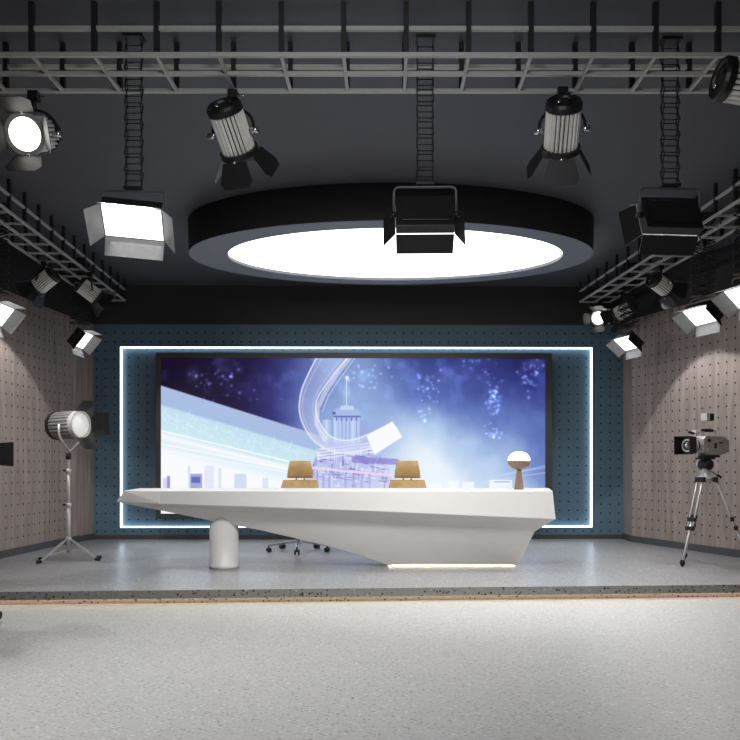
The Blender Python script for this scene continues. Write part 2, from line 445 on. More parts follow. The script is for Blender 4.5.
    for x0, x1, y0, c in ((163, 170, 478, (206, 204, 240)), (190, 202, 474, (138, 150, 206)), (188, 190, 466, (205, 214, 240)), (204, 214, 466, (222, 226, 246)), (218, 221, 468, (216, 222, 244)), (234, 246, 474, (196, 212, 240)), (262, 268, 478, (214, 222, 244)), (167, 170, 476, (140, 130, 200))):
        blend(rect(x0, y0, x1, 500), c, .8)
    blend(rect(191, 477, 200, 483), (92, 104, 180), .9)
    # tower
    def tower(x0, x1, y0, y1, c, a, step):
        blend(rect(x0, y0, x1, y1), c, a)
        for x in np.arange(x0 + 1, x1, step):
            blend(rect(x, y0, x + 1.0, y1), rng.choice([(110, 118, 196), (240, 246, 255), (150, 164, 220)]), .5)
    tower(322, 330, 420, 448, (196, 214, 242), .8, 2.6)
    tower(359, 367, 420, 446, (156, 170, 224), .7, 2.6)
    tower(333, 359, 416, 446, (188, 208, 242), .85, 3.6)
    blend(soft(1 - np.hypot((X - 346) / 14, (Yv - 414) / 7.5), .1), (170, 190, 232), .85)
    blend(rect(340, 406, 353, 410), (206, 220, 244), .8); blend(rect(333, 416, 360, 417.6), (80, 92, 172), .8)
    for x in (336, 341, 346, 351, 356): blend(rect(x - .6, 418, x + .8, 421), (70, 70, 158), .7)
    blend(rect(332, 412, 335, 415), (70, 72, 150), .8)
    blend(seg(346, 378, 346, 406, 1.0), (226, 236, 252), .9); blend(soft(2 - np.hypot(X - 346.5, Yv - 378)), (232, 240, 252), .9)
    blend(seg(343.5, 390, 343.5, 406, .7), (200, 214, 244), .6); blend(seg(348.5, 390, 348.5, 406, .7), (200, 214, 244), .6)
    # lower mass
    lm = soft(X - (322 - (Yv - 440) * .42), 3) * soft((372 + (Yv - 440) * .5) - X, 4) * soft(Yv - 442, 5) * soft(500 - Yv)
    blend(lm, (186, 194, 236), .8)
    for _ in range(150):
        x = rng.uniform(312, 388); y = rng.uniform(446, 486); l = rng.uniform(2, 12)
        c = [(120, 104, 200), (236, 228, 252), (160, 150, 220), (250, 250, 255), (96, 84, 184)][rng.integers(5)]
        if rng.random() < .6: blend(seg(x, y, x + l, y + l * .12, 1.0) * lm, c, .7)
        else: blend(seg(x, y, x, y + l, 1.0) * lm, c, .7)
    blend(seg(354, 460, 396, 462, 6), (120, 98, 196), .55); blend(seg(310, 468, 420, 478, 3), (244, 214, 240), .8)
    for y in (446, 449, 452, 455): blend(seg(316, y + 4, 372, y - 3, 1.2), (246, 246, 255), .7)
    for x in (316, 322, 328, 344, 352, 360, 368): blend(rect(x, 474, x + 2, 500), (134, 128, 212), .55)
    # sweeping glass ribbon
    pts = [(336, 352), (326, 366), (316, 382), (309, 396), (307, 410), (311, 424), (320, 438), (334, 446), (352, 447), (372, 441), (392, 432)]
    ctr = []
    ext = [pts[0]] + pts + [pts[-1]]
    for a_, b_, c_, d_ in zip(ext, ext[1:], ext[2:], ext[3:]):
        for t_ in np.linspace(0, 1, 7)[:-1]:
            ctr.append(tuple(.5 * (2 * b_[k] + (c_[k] - a_[k]) * t_ + (2 * a_[k] - 5 * b_[k] + 4 * c_[k] - d_[k]) * t_ ** 2 + (-a_[k] + 3 * b_[k] - 3 * c_[k] + d_[k]) * t_ ** 3) for k in (0, 1)))
    dist = np.full(X.shape, 1e9)
    for (x0, y0), (x1, y1) in zip(ctr, ctr[1:]):
        dx, dy = x1 - x0, y1 - y0; tt = np.clip(((X - x0) * dx + (Yv - y0) * dy) / (dx * dx + dy * dy), 0, 1)
        dist = np.minimum(dist, np.hypot(X - x0 - tt * dx, Yv - y0 - tt * dy))
    wd = np.interp(Yv, [356, 400, 430, 450], [13, 8.5, 8, 6])
    blend(soft(wd - dist, 1.5), (200, 210, 244), .42)
    for k, a_ in ((.98, .75), (.62, .22)): blend(soft(.7 - np.abs(dist - wd * k), .8), (252, 252, 255), a_)
    pt2 = [(354, 352), (338, 372), (326, 390), (317, 408), (316, 424), (324, 440)]
    blend(np.max([seg(x0, y0, x1, y1, 4.5) for (x0, y0), (x1, y1) in zip(pt2, pt2[1:])], axis=0), (248, 242, 255), .5)
    pt3 = [(356, 356), (340, 378), (328, 396), (322, 412)]
    for (x0, y0), (x1, y1) in zip(pt3, pt3[1:]): blend(seg(x0, y0, x1, y1, .9), (216, 224, 250), .7)
    # bright end of the ribbon
    def convex(ps):
        mk = np.ones(X.shape)
        for (x0, y0), (x1, y1) in zip(ps, ps[1:] + ps[:1]):
            nx_, ny_ = -(y1 - y0), x1 - x0; l = math.hypot(nx_, ny_); mk = mk * soft(((X - x0) * nx_ + (Yv - y0) * ny_) / l, 1)
        return mk
    blend(convex([(366, 436), (392, 421.5), (402, 437), (374, 455)]), (252, 252, 255), .95)
    # right horizon
    for x0, y0, x1, y1 in ((470, 479, 545, 468), (480, 482, 545, 473), (500, 476, 545, 466)): blend(seg(x0, y0, x1, y1, .8), (200, 216, 246), .7)
    for x0, x1, y0 in ((448, 458, 481), (462, 474, 482), (489, 512, 480), (430, 441, 484)): blend(rect(x0, y0, x1, 492), (250, 253, 255), .8)
    blend(rect(494, 481.5, 510, 482.5), (90, 110, 170), .6)
    gl = np.clip((Yv - 462) / 40, 0, 1)[..., None] * np.clip(1 - np.abs(X - 400) / 190, 0, 1)[..., None]
    C = C * (1 - gl * .5) + np.array((240, 247, 255)) * gl * .5
    C = np.clip(C, 0, 255) / 255
    return np.where(C <= .04045, C / 12.92, ((C + .055) / 1.055) ** 2.4)

NX, NY = 620, 250
colr = picture(NX, NY)
gx = np.linspace(s0.x, s1.x, NX) - O.x; gz = np.linspace(s0.z, s1.z, NY) - O.z
GX, GZ = np.meshgrid(gx, gz)
co = np.stack([GX, np.full(GX.shape, YS - O.y), GZ], -1).reshape(-1, 3)
idx = np.arange(NX * NY).reshape(NY, NX)
fc = np.stack([idx[:-1, :-1], idx[:-1, 1:], idx[1:, 1:], idx[1:, :-1]], -1).reshape(-1, 4)
me = bpy.data.meshes.new('display')
me.vertices.add(len(co)); me.vertices.foreach_set('co', co.ravel())
me.loops.add(fc.size); me.loops.foreach_set('vertex_index', fc.ravel())
me.polygons.add(len(fc)); me.polygons.foreach_set('loop_start', np.arange(0, fc.size, 4))
me.update(calc_edges=True)
at = me.color_attributes.new('picture', 'FLOAT_COLOR', 'POINT')
at.data.foreach_set('color', np.concatenate([colr.reshape(-1, 3), np.ones((NX * NY, 1))], 1).ravel().astype(np.float32))
m, nt, bs = newmat('screen_picture')
an = N(nt, 'ShaderNodeAttribute'); an.attribute_name = 'picture'
bs.inputs['Base Color'].default_value = (.01, .01, .01, 1); bs.inputs['Roughness'].default_value = .5; bs.inputs['Specular IOR Level'].default_value = .1
nt.links.new(an.outputs['Color'], bs.inputs['Emission Color']); bs.inputs['Emission Strength'].default_value = 1.0
SCREEN = bs
me.materials.append(m); me.validate()
ds = bpy.data.objects.new('display', me); COL.objects.link(ds); ds.parent = sc
ds['label'] = 'lit picture of a blue starry sky, a long pale building and a glowing domed tower'

# ------------------------------------------------------------------ news desk
desk = empty('news_desk', (.5, 7.9, ZS), 'long white faceted presenter desk tapering to a point at its left end', 'desk')
O = Vector(desk.location)
YF, YR = 7.55, 8.45
ZT = P(340, 490.8, YF).z
def sec(xt, xe1, y1, xe2, y2, xb, yb, xr, front=YF, push1=0, d2=.14, d3=.3, rear=YR, xtop_rear=None):
    """front-top, facet edge, undercut edge, foot, rear foot, rear edge, rear top"""
    ft = P(xt, 490.8, front); ft.z = ZT
    e1 = P(xe1, y1, front - push1); e2 = P(xe2, y2, front + d2); bt = P(xb, yb, front + d3)
    br = Vector((bt.x, rear - .22, bt.z)); r1 = Vector((e1.x, rear, e1.z + .03)); rt = Vector((xtop_rear if xtop_rear is not None else ft.x, rear, ZT))
    return [ft, e1, e2, bt, br, r1, rt]
S = []
tipP = P(115.5, 502, 7.85)
tip = [tipP.copy() for _ in range(7)]
def tipsec():
    c = P(124.5, 491.6, 7.66); c.z = ZT
    b_ = P(116, 501.5, 7.72)
    r = P(140, 488.5, YR); r.z = ZT
    return [c, b_, b_ + Vector((.01, .05, -.012)), b_ + Vector((.03, .12, -.014)), Vector((r.x - .06, YR - .2, b_.z - .005)), Vector((r.x - .05, YR - .06, b_.z + .01)), r]
S.append(tipsec())
S.append(sec(160, 160, 503.9, 160, 505.5, 160, 510.2, 0, d2=.12, d3=.15))
S.append(sec(210, 210, 505.5, 210, 509.3, 210, 520.6, 0, d2=.13, d3=.195))
S.append(sec(262, 262, 507.1, 262, 513.8, 262, 530.6, 0, d2=.14, d3=.236))
S.append(sec(330, 330, 509.4, 330, 519.8, 330, 546.6, 0, d2=.15, d3=.303))
S.append(sec(361, 361, 510.6, 361, 521.4, 361, 556.2, 0, d2=.155, d3=.353))
S.append(sec(386, 386, 511.6, 386, 522.6, 386, 564.5, 0, d2=.16, d3=.40))
S.append(sec(450, 450, 514.5, 450, 526.3, 446, 564.5, 0, d2=.16, d3=.40))
S.append(sec(520, 522, 517.6, 516, 530.0, 502, 564.5, 0, d2=.16, d3=.40))
S.append(sec(552.5, 556, 519.2, 535, 531.6, 519, 564.5, 0, d2=.16, d3=.40, xtop_rear=P(549, 488, YR).x))
mb = MB()
mb.rings([[p - O for p in s] for s in S], 'white', smooth=False)
bd = mb.build('body', desk, bevel=.006)
# round column leg
cx = P(224, 560, 7.87).x
mb = MB(); mb.lathe((cx - O.x, 7.87 - O.y, 0), (0, 0, 1), [(0, .152), (.035, .152), (.037, .148), (.55, .148)], 'white', 40)
mb.build('column_leg', desk)
bl, brr = P(386, 564.5, YF + .4), P(519, 564.5, YF + .4)
fz = bl.z - ZS
mb = MB(); mb.box(((bl.x + brr.x) / 2 - O.x, (YF + .42 + YR - .24) / 2 - O.y + .03, fz / 2), (brr.x - bl.x - .14, .22, fz), 'white'); mb.build('plinth', desk)
mb = MB(); mb.box(((bl.x + brr.x) / 2 - O.x, YF + .475 - O.y, fz - .001), (brr.x - bl.x - .06, .05, .006), 'led_warm2'); mb.build('light_strip', desk)

# table lamp on the desk
lp = P(519, 489, 7.95)
lamp = empty('table_lamp', (lp.x, 7.95, ZT + .0005), 'small mushroom lamp with brown cone stem and white half globe on the desk', 'lamp')
mb = MB(); mb.lathe((0, 0, 0), (0, 0, 1), [(0, .05), (.004, .051), (.20, .024), (.215, .022)], 'bronze', 32); mb.build('stem', lamp)
R = .118; pr = [(.205 + R * .82 * (1 - math.cos(t)) , R * math.sin(t)) for t in np.linspace(.15, PI / 2, 9)]
mb = MB(); mb.lathe((0, 0, 0), (0, 0, 1), pr, 'bronze', 36); mb.build('lower_shade', lamp)
z0 = pr[-1][0] + .001
pr = [(z0 + R * .82 * math.sin(t), R * math.cos(t)) for t in np.linspace(0, PI / 2 - .02, 10)]
mb = MB(); mb.lathe((0, 0, 0), (0, 0, 1), pr, 'globe', 36); mb.build('globe', lamp)

# ------------------------------------------------------------------ office chairs
def chair(loc, label):
    c = empty('office_chair', loc, label, 'chair', 'tan presenter chairs behind the desk', rz=PI)
    # local +Y = sitter's front (turned to the viewer by the rz), back at -Y
    bs = MB().lathe((0, 0, .085), (0, 0, 1), [(0, .035), (.06, .03)], 'chrome', 16).build('base_hub', c)
    for k in range(5):
        a_ = 2 * PI * k / 5 + .35; d = Vector((math.cos(a_), math.sin(a_), 0))
        mb = MB(); mb.bar(d * .03 + Vector((0, 0, .12)), d * .37 + Vector((0, 0, .085)), .035, .022, 'chrome'); lg = mb.build('leg', c, bevel=.004)
        n = Vector((-d.y, d.x, 0))
        mb = MB()
        for s_ in (-1, 1): mb.cyl(d * .37 + n * (s_ * .012) + Vector((0, 0, .03)), d * .37 + n * (s_ * .032) + Vector((0, 0, .03)), .03, 'rubber', 16)
        mb.cyl(d * .37 + Vector((0, 0, .03)), d * .37 + Vector((0, 0, .085)), .01, 'rubber', 8); mb.build('caster', lg)
    MB().cyl((0, 0, .13), (0, 0, .42), .024, 'chrome', 16).build('gas_column', c)
    mb = MB(); mb.box((0, .03, .47), (.50, .48, .09), 'tan'); mb.build('seat', c, bevel=.035)
    def pad(zc0, zc1, w0, w1, y0, y1, t, nm):
        # curved pad: ring sections in z
        rg = []
        for k in range(9):
            f_ = k / 8; zz = zc0 + (zc1 - zc0) * f_; ww = (w0 + (w1 - w0) * f_) / 2; yy = y0 + (y1 - y0) * f_
            rr = math.sin(PI * min(max(f_, .04), .96)) ** .35
            row = []
            for j in range(20):
                an_ = 2 * PI * j / 20; cx_, sy_ = math.cos(an_), math.sin(an_)
                x = math.copysign(abs(cx_) ** .45, cx_) * ww * (.9 + .1 * rr); y = math.copysign(abs(sy_) ** .6, sy_) * t / 2 * rr + .06 * (x / .25) ** 2
                row.append((x, yy + y, zz))
            rg.append(row)
        MB().rings(rg, 'tan').build(nm, c)
    pad(.50, .872, .58, .45, -.22, -.27, .07, 'backrest')
    pad(.895, 1.112, .345, .27, -.27, -.25, .085, 'headrest')
    for x in (-.05, .05):
        for dx in (-.02, .02):
            MB().tube([(x - dx, -.27, .845), (x + dx, -.27, .93)], .006, 'bronze', 6).build('headrest_support', c)
    for s_ in (-1, 1):
        mb = MB(); mb.tube([(s_ * .22, .0, .45), (s_ * .29, .0, .46), (s_ * .30, -.02, .66)], .013, 'chrome', 8); ar = mb.build('armrest', c)
        MB().box((s_ * .30, .02, .672), (.06, .26, .026), 'tan').build('arm_pad', ar, bevel=.01)
    mb = MB(); mb.tube([(0, -.05, .42), (0, -.28, .45), (0, -.29, .62)], .02, 'chrome', 8); mb.build('back_bar', c)
    return c
YC = 9.35
for px, lab in ((298.5, 'tan leather presenter chair left of centre behind the desk, its star base showing underneath'),
                (408.5, 'tan leather presenter chair whose lower half is hidden by the desk, nearer the table lamp')):
    p = P(px, 480, YC)
    chair((p.x, YC, ZS), lab)

# ------------------------------------------------------------------ oval ceiling light
hb = 2.22; zb = CZ + hb
ycn, ycf = F * hb / 244.5, F * hb / 180.5
cy = (ycn + ycf) / 2; by = (ycf - ycn) / 2
xl, xr = P(190, 252, cy).x, P(593, 252, cy).x; cx = (xl + xr) / 2 - .012; ax = (xr - xl) / 2 * .992
big = empty('oval_ceiling_light', (cx, cy, ZC), 'large oval ceiling light with black rim, grey underside ring and glowing white centre', 'ceiling light')
def ell(rx, ry, z, n=96, dx=0, dy=0): return [(dx + rx * math.cos(2 * PI * k / n), dy + ry * math.sin(2 * PI * k / n), z) for k in range(n)]
zl = zb - ZC; ix, iy = ax * .832, by * .822; dxi = .045
mb = MB(); mb.rings([ell(ax * 1.005, by * 1.005, -.002), ell(ax, by, zl + .004)], 'rim', cap=(True, False)); mb.build('rim', big)
mb = MB(); mb.rings([ell(ax, by, zl + .004), ell(ax, by, zl), ell(ix, iy, zl, dx=dxi), ell(ix, iy, zl + .035, dx=dxi)], 'rim_under', cap=(False, False), smooth=False); mb.build('underside_ring', big)
mb = MB(); mb.rings([ell(ix, iy, zl + .06, dx=dxi), ell(ix, iy, zl + .03, dx=dxi)], 'disc', cap=(True, True), smooth=False); mb.build('diffuser', big)

# ------------------------------------------------------------------ trusses
def truss(origin, along_v, across_v, n0, n1, pitch, width, hgt, length, label, cross_skew=0.0, name='lighting_truss'):
    """origin: bottom rail start on the camera side; rails run along along_v; across_v points to the far side"""
    t = empty(name, origin, label, 'truss', 'ceiling trusses')
    A = Vector(along_v).normalized(); B = Vector(across_v).normalized(); r = .022
    def rail(offv, z, nm):
        a_ = B * offv + Vector((0, 0, z)); b_ = a_ + A * length
        return MB().bar(a_, b_, r, r, 'truss').build(nm, t)
    for k in range(3): rail(width * k / 2, 0, 'bottom_rail')
    for k in (0, 2): rail(width * k / 2, hgt, 'top_rail')
    top = ZC - origin[2]
    pm = None
    for k in range(n0, n1):
        s_ = pitch * k
        if s_ > length: break
        for side in (0, 1):
            bpt = A * (s_ + cross_skew * side) + B * width * side
            if not (0 <= (s_ + cross_skew * side) <= length + .001): continue
            if pm is None:
                o = MB().bar((0, 0, r / 2), (0, 0, top), r * 1.3, r * 1.3, 'post').build('post', t); pm = o
                o.location = bpt; cp = None
            else:
                o = pm.copy(); COL.objects.link(o); o.parent = t; o.location = bpt
        c0 = A * s_; c1 = A * min(s_ + cross_skew, length) + B * width
        if cp is None:
            o = MB().bar((0, 0, 0), c1 - c0, r * .85, r * .85, 'truss').build('crossbar', t); cp = o; o.location = c0 
            cpv = c1 - c0
        else:
            o = cp.copy(); COL.objects.link(o); o.parent = t; o.location = c0
    return t
HT = 2.275; ZT_ = CZ + HT
# front truss, slightly turned so its right end comes nearer
f0 = P(31 - 62 * 2, 57.6, F * HT / 407.5); f1 = P(740, 53.2, F * HT / 411.8)
f0.z = f1.z = ZT_
av = (f1 - f0).normalized(); bv = Vector((-av.y, av.x, 0))
pitch = 62 * 4.243 / F
r0 = P(62, 93, 4.647)
k31 = P(31, 57.4, f0.y)
skew = (Vector((r0.x, r0.y, 0)) - Vector((k31.x, k31.y, 0))).dot(av)
truss(f0, av, bv, 0, 60, pitch, .405, .146, 6.2, 'grey ladder truss crossing the whole view under the ceiling in front', cross_skew=skew)
# side trusses
la, lb = P(0, 206, F * HT / 259), P(125, 301, F * HT / 164); la.z = lb.z = ZT_
av = (la - lb).normalized(); L1 = 5.7
truss(lb, av, (-1 * abs(av.y), av.x * -1 if False else 0, 0), 0, 60, .335, .40, .146, L1, 'grey ladder truss running back along the left wood wall')
ra, rb = P(740, 198.4, F * HT / 266.6), P(580, 301.5, F * HT / 163.5); ra.z = rb.z = ZT_
av2 = (ra - rb).normalized()
truss(rb, av2, (1, 0, 0), 0, 60, .335, .41, .146, L1, 'grey ladder truss running back along the right wood wall')

# ------------------------------------------------------------------ spotlights
def make_spot(lit=False):
    s_ = empty('fresnel_spotlight', (0, 0, 0), 'x', 'spotlight')
    mb = MB(); mb.box((0, 0, .0), (.055, .05, .05), 'black'); mb.cyl((0, 0, -.02), (0, 0, -.075), .014, 'black'); mb.cyl((.02, 0, 0), (.06, 0, 0), .008, 'chrome', 10)
    mb.build('clamp', s_, bevel=.004)
    yk = []
    for k in range(13):
        a_ = PI * k / 12; yk.append((math.cos(a_) * .125, 0, -.19 + math.sin(a_) * .115))
    yk = [(.125, 0, -.22)] + yk + [(-.125, 0, -.22)]
    y_ = MB().tube(yk, .0085, 'black', 8).build('yoke', s_)
    for sd_ in (-1, 1):
        MB().cyl((sd_ * .105, 0, -.205), (sd_ * .15, 0, -.205), .017, 'chrome', 10).build('knob', y_)
    # housing: ribbed barrel along +Y, pivot at its centre
    rg, n = [], 88
    for t in (-.13, -.12, .09, .10):
        row = []
        for k in range(n):
            a_ = 2 * PI * k / n; r_ = (.094 if (k % 4) < 2 else .080) if -.125 < t < .095 else .078
            row.append((math.cos(a_) * r_, t, math.sin(a_) * r_))
        rg.append(row)
    mb = MB(); mb.rings(rg, 'fin', smooth=False)
    gi = mb.mi('groove')
    for f_ in mb.bm.faces:
        if len(f_.verts) == 4:
            c_ = f_.calc_center_median(); 
            if -.12 < c_.y < .09 and math.hypot(c_.x, c_.z) < .0825: f_.material_index = gi
    hs = mb.build('housing', s_); hs.location = (0, 0, -.205)
    mb = MB(); mb.lathe((0, -.125, 0), (0, -1, 0), [(-.01, .098), (.02, .098), (.035, .088), (.030, .075), (.02, .07)], 'black', 32, smooth=False)
    mb.cyl((.03, -.15, .02), (.03, -.165, .02), .012, 'black'); mb.cyl((-.03, -.15, -.02), (-.03, -.163, -.02), .01, 'chrome')
    mb.build('rear_cap', hs)
    MB().lathe((0, .09, 0), (0, 1, 0), [(0, .085), (0, .108), (.03, .108), (.03, .085), (.012, .085)], 'black' if not lit else 'silver', 36, cap=(False, False), smooth=False).build('front_ring', hs)
    MB().lathe((0, .10, 0), (0, 1, 0), [(0, .086), (.006, .084), (.016, .055), (.02, .02), (.0205, .002)], 'lens_on' if lit else 'lens_dim', 32).build('lens', hs)
    for k in range(4):
        a_ = PI / 2 * k; Rz = Matrix.Rotation(a_, 3, 'Y')
        tl = math.radians(32); w0, w1, L = .07, .098, .14
        c0 = .102
        def pt(x, l, e=0): return Rz @ Vector((x, .12 + l * math.cos(tl) + e * math.sin(tl), c0 + l * math.sin(tl) - e * math.cos(tl)))
        out = [pt(-w0, 0), pt(w0, 0), pt(w1, L * .75), pt(w1 * .75, L), pt(-w1 * .75, L), pt(-w1, L * .75)]
        nv = (out[1] - out[0]).cross(out[2] - out[0]).normalized() * .0025
        mb = MB(); mb.prism(out, nv, 'flap'); 
        f_ = mb.build('barn_door', hs)
        if k % 2 == 0:
            MB().cyl(Rz @ Vector((-.012, .118, .105)), Rz @ Vector((.012, .118, .105)), .009, 'chrome', 10).build('hinge', f_)
    return s_

PROTO = {}
def spot(px, py, Y, d, label, lit=False, scale=1.0):
    """px,py = barrel centre"""
    c = P(px, py, Y)
    s_ = make_spot(lit) if lit not in PROTO else copy_tree(PROTO[lit]); PROTO.setdefault(lit, s_)
    s_.location = c + Vector((0, 0, .205 * scale)); s_.scale = (scale,) * 3
    s_['label'] = label; s_['group'] = 'fresnel spotlights on the trusses'
    d = Vector(d).normalized(); qd = d.to_track_quat('Y', 'Z')
    pan = math.atan2(-d.x, d.y)
    for ch in s_.children:
        n = ch.name.split('.')[0]
        if n == 'yoke': ch.rotation_euler = (0, 0, pan)
        if n == 'housing': ch.rotation_mode = 'QUATERNION'; ch.rotation_quaternion = qd
    # pipe up to the truss
    return s_

# ------------------------------------------------------------------ panel lights and scissor hangers
def make_panel():
    s_ = empty('led_panel_light', (0, 0, 0), 'x', 'panel light')
    W, H, Dp = .35, .225, .07
    pts = [(W / 2 + .012, 0, -.17), (W / 2 + .012, 0, -.03)] + [(W / 2 - .018 + .03 * math.cos(a_), 0, -.03 + .03 * math.sin(a_)) for a_ in np.linspace(.2, PI / 2, 5)]
    pts += [(-x, y, z) for x, y, z in pts[::-1]]
    yk = MB().tube(pts, .008, 'yoke_grey', 8).build('yoke', s_)
    for sd_ in (-1, 1): MB().cyl((sd_ * (W / 2 - .005), 0, -.165), (sd_ * (W / 2 + .035), 0, -.165), .016, 'black', 10).build('knob', yk)
    mb = MB(); mb.box((0, -.0, 0), (W, Dp, H), 'black'); mb.box((0, -Dp / 2 - .006, 0), (W * .8, .012, H * .7), 'black')
    
    hs = mb.build('housing', s_, bevel=.004); hs.location = (0, 0, -.165)
    MB().box((0, Dp / 2 + .002, 0), (W * .97, .008, H * .95), 'panel_on').build('light_face', hs)
    for k in range(4):
        Rz = Matrix.Rotation(PI / 2 * k, 3, 'Y'); hor = k % 2 == 0
        wd, c0 = (W / 2, H / 2) if hor else (H / 2, W / 2)
        tl = math.radians(38); L = .115
        def pt(x, l): return Rz @ Vector((x, Dp / 2 + .005 + l * math.cos(tl), c0 + .002 + l * math.sin(tl)))
        cut = wd * (.98 if hor else .93)
        out = [pt(-wd, 0), pt(wd, 0), pt(cut, L), pt(-cut, L)] if hor else [pt(-wd, 0), pt(wd, 0), pt(wd * 1.12, L), pt(-wd * 1.12, L)]
        nrm = (Rz @ Vector((0, -math.sin(tl), math.cos(tl))))
        mb = MB(); mb.prism(out, nrm * .002, 'flap_in'); mb.prism([p + nrm * .0021 for p in out], nrm * .002, 'flap')
        mb.build('barn_door', hs)
    return s_

def panel(px, py, Y, d, label, roll=0, group='led panel lights'):
    roll = math.radians(roll)
    c = P(px, py, Y)
    if 'panel' in PROTO: s_ = copy_tree(PROTO['panel'])
    else: s_ = make_panel(); PROTO['panel'] = s_
    s_.location = c + Vector((0, 0, .165)); s_['label'] = label; s_['group'] = group
    d = Vector(d).normalized(); qd = d.to_track_quat('Y', 'Z') @ Quaternion((0, 1, 0), roll); pan = math.atan2(-d.x, d.y)
    for ch in s_.children:
        n = ch.name.split('.')[0]
        if n == 'yoke': ch.rotation_euler = (0, 0, pan)
        if n == 'housing': ch.rotation_mode = 'QUATERNION'; ch.rotation_quaternion = qd
    return s_

def hanger(top, bottom_z, label, rz, w=.10, span=.11, cell=.088):
    """scissor linkage hanging from top down to bottom_z"""
    Lh = top[2] - bottom_z; n = max(3, round(Lh / cell)); ch = Lh / n
    t = empty('scissor_hanger', top, label, 'hanger', 'black scissor hangers', rz=rz)
    for sx_ in (-1, 1):
        x = sx_ * w / 2; mb = MB()
        for k in range(n):
            z0, z1 = -ch * k, -ch * (k + 1)
            mb.bar((x, -span / 2, z0), (x, span / 2, z1), .004, .012, 'black'); mb.bar((x + .005 * sx_, span / 2, z0), (x + .005 * sx_, -span / 2, z1), .004, .012, 'black')
        mb.build('linkage', t)
    ym = None
    for k in range(n):
        for yy, zz in ((0, -ch * (k + .5)), (-span / 2, -ch * (k + 1)), (span / 2, -ch * (k + 1))):
            if ym is None: ym = MB().cyl((-w / 2 - .008, 0, 0), (w / 2 + .008, 0, 0), .0035, 'black', 6).build('rung', t); o = ym
            else: o = ym.copy(); COL.objects.link(o); o.parent = t
            o.location = (0, yy, zz)
    MB().box((0, 0, -.008), (w + .03, span + .04, .016), 'black').build('top_plate', t)
    MB().box((0, 0, -Lh + .002), (w + .02, span + .02, .012), 'black').build('bottom_plate', t)
    return t

# front row: three panels on long hangers
Y1 = 4.57
pf = [(134, 219, (.02, -.60, -.80), 'lit panel light facing the camera with open pale barn doors, left of the oval light'),
      (425, 214.5, (.03, .9, -.38), 'black backed panel light hanging in front of the oval ceiling light'),
      (670, 216, (-.07, .9, -.36), 'black backed panel light hanging in front of the right side truss')]
hl = ['long black scissor hanger carrying the brightly lit front panel light', 'long black scissor hanger in front of the oval ceiling light', 'long black scissor hanger carrying the dark panel light before the right truss']
for (px, py, d, lab), l2 in zip(pf, hl):
    s_ = panel(px, py, Y1, d, lab, roll=-6 if px < 200 else 0)
    hanger((s_.location.x, Y1, ZC), s_.location.z + .012, l2, 0, w=.088, span=.05, cell=.1)
# side panels
ps = [(629, 341, 9.65, (-.60, -.15, -.78), 'lit panel light tilted down beside the blue wall end, lowest on the right truss', 'scissor hanger of the farthest panel light on the right', 1.35),
      (703, 313, 7.75, (-.62, -.18, -.76), 'lit panel light with wide open flaps in front of the right wood wall', 'scissor hanger of the middle panel light before the right wood wall', 1.25),
      (748, 293, 6.75, (-.62, -.18, -.76), 'lit panel light cut off by the right edge of the view', 'scissor hanger of the panel light at the right edge of the view', 1.25),
      (80, 338, 9.5, (.78, -.03, -.62), 'panel light throwing light right, hanging by the corner of the left wood wall', 'scissor hanger of the panel light by the left corner', -1.3),
      (-4, 312, 7.5, (.78, -.03, -.62), 'panel light cut off by the left edge of the view with white flaps showing', 'scissor hanger of the panel light at the left edge of the view', -1.25)]
for px, py, Y, d, lab, l2, rz in ps:
    s_ = panel(px, py, Y, d, lab)
    hanger((s_.location.x, Y, ZC), s_.location.z + .012, l2, rz, w=.09, span=.22, cell=.075)

# spotlights on the front truss
spot(233, 133, 4.6, (.22, .68, -.68), 'silver ribbed spotlight seen from behind, left of the oval ceiling light', scale=1.1)
spot(562, 130, 4.6, (.10, .68, -.68), 'silver ribbed spotlight seen from behind, between the middle and right hangers', scale=1.1)
spot(752, 84, 4.0, (.96, .02, -.14), 'silver ribbed spotlight pointing right, cut off by the right edge of the view', scale=1.15)
spot(34, 134, 4.6, (-.02, -.90, -.40), 'lit spotlight facing the camera at the far left of the front truss', lit=True, scale=1.1)
# spotlights under the side trusses
spot(44, 282, 8.54, (-.62, .10, -.46), 'small silver spotlight under the left truss aimed at the wood wall, nearer one')
spot(90, 292, 8.95, (.62, .35, -.5), 'small silver spotlight under the left truss beside the scissor hanger')
spot(600, 317, 10.5, (-.45, -.8, -.28), 'lit small spotlight at the far end of the right truss facing the camera', lit=True)
spot(623, 311, 9.95, (-.55, .5, -.35), 'small unlit silver spotlight just behind the lit one on the right truss')
spot(661, 285, 8.65, (.62, .35, -.28), 'small silver spotlight under the right truss aimed right, nearest the middle')
pc = P(113, 297, 10.2)
t = empty('pipe_clamp', pc, 'small chrome clamp left empty at the far end of the left truss', 'clamp')
MB().box((0, 0, .02), (.05, .06, .06), 'black').build('jaw', t, bevel=.004); MB().cyl((-.09, 0, 0), (.03, 0, 0), .012, 'chrome').build('bolt', t); MB().lathe((-.09, 0, 0), (-1, 0, 0), [(0, .02), (.02, .02)], 'chrome', 12).build('knob', t)

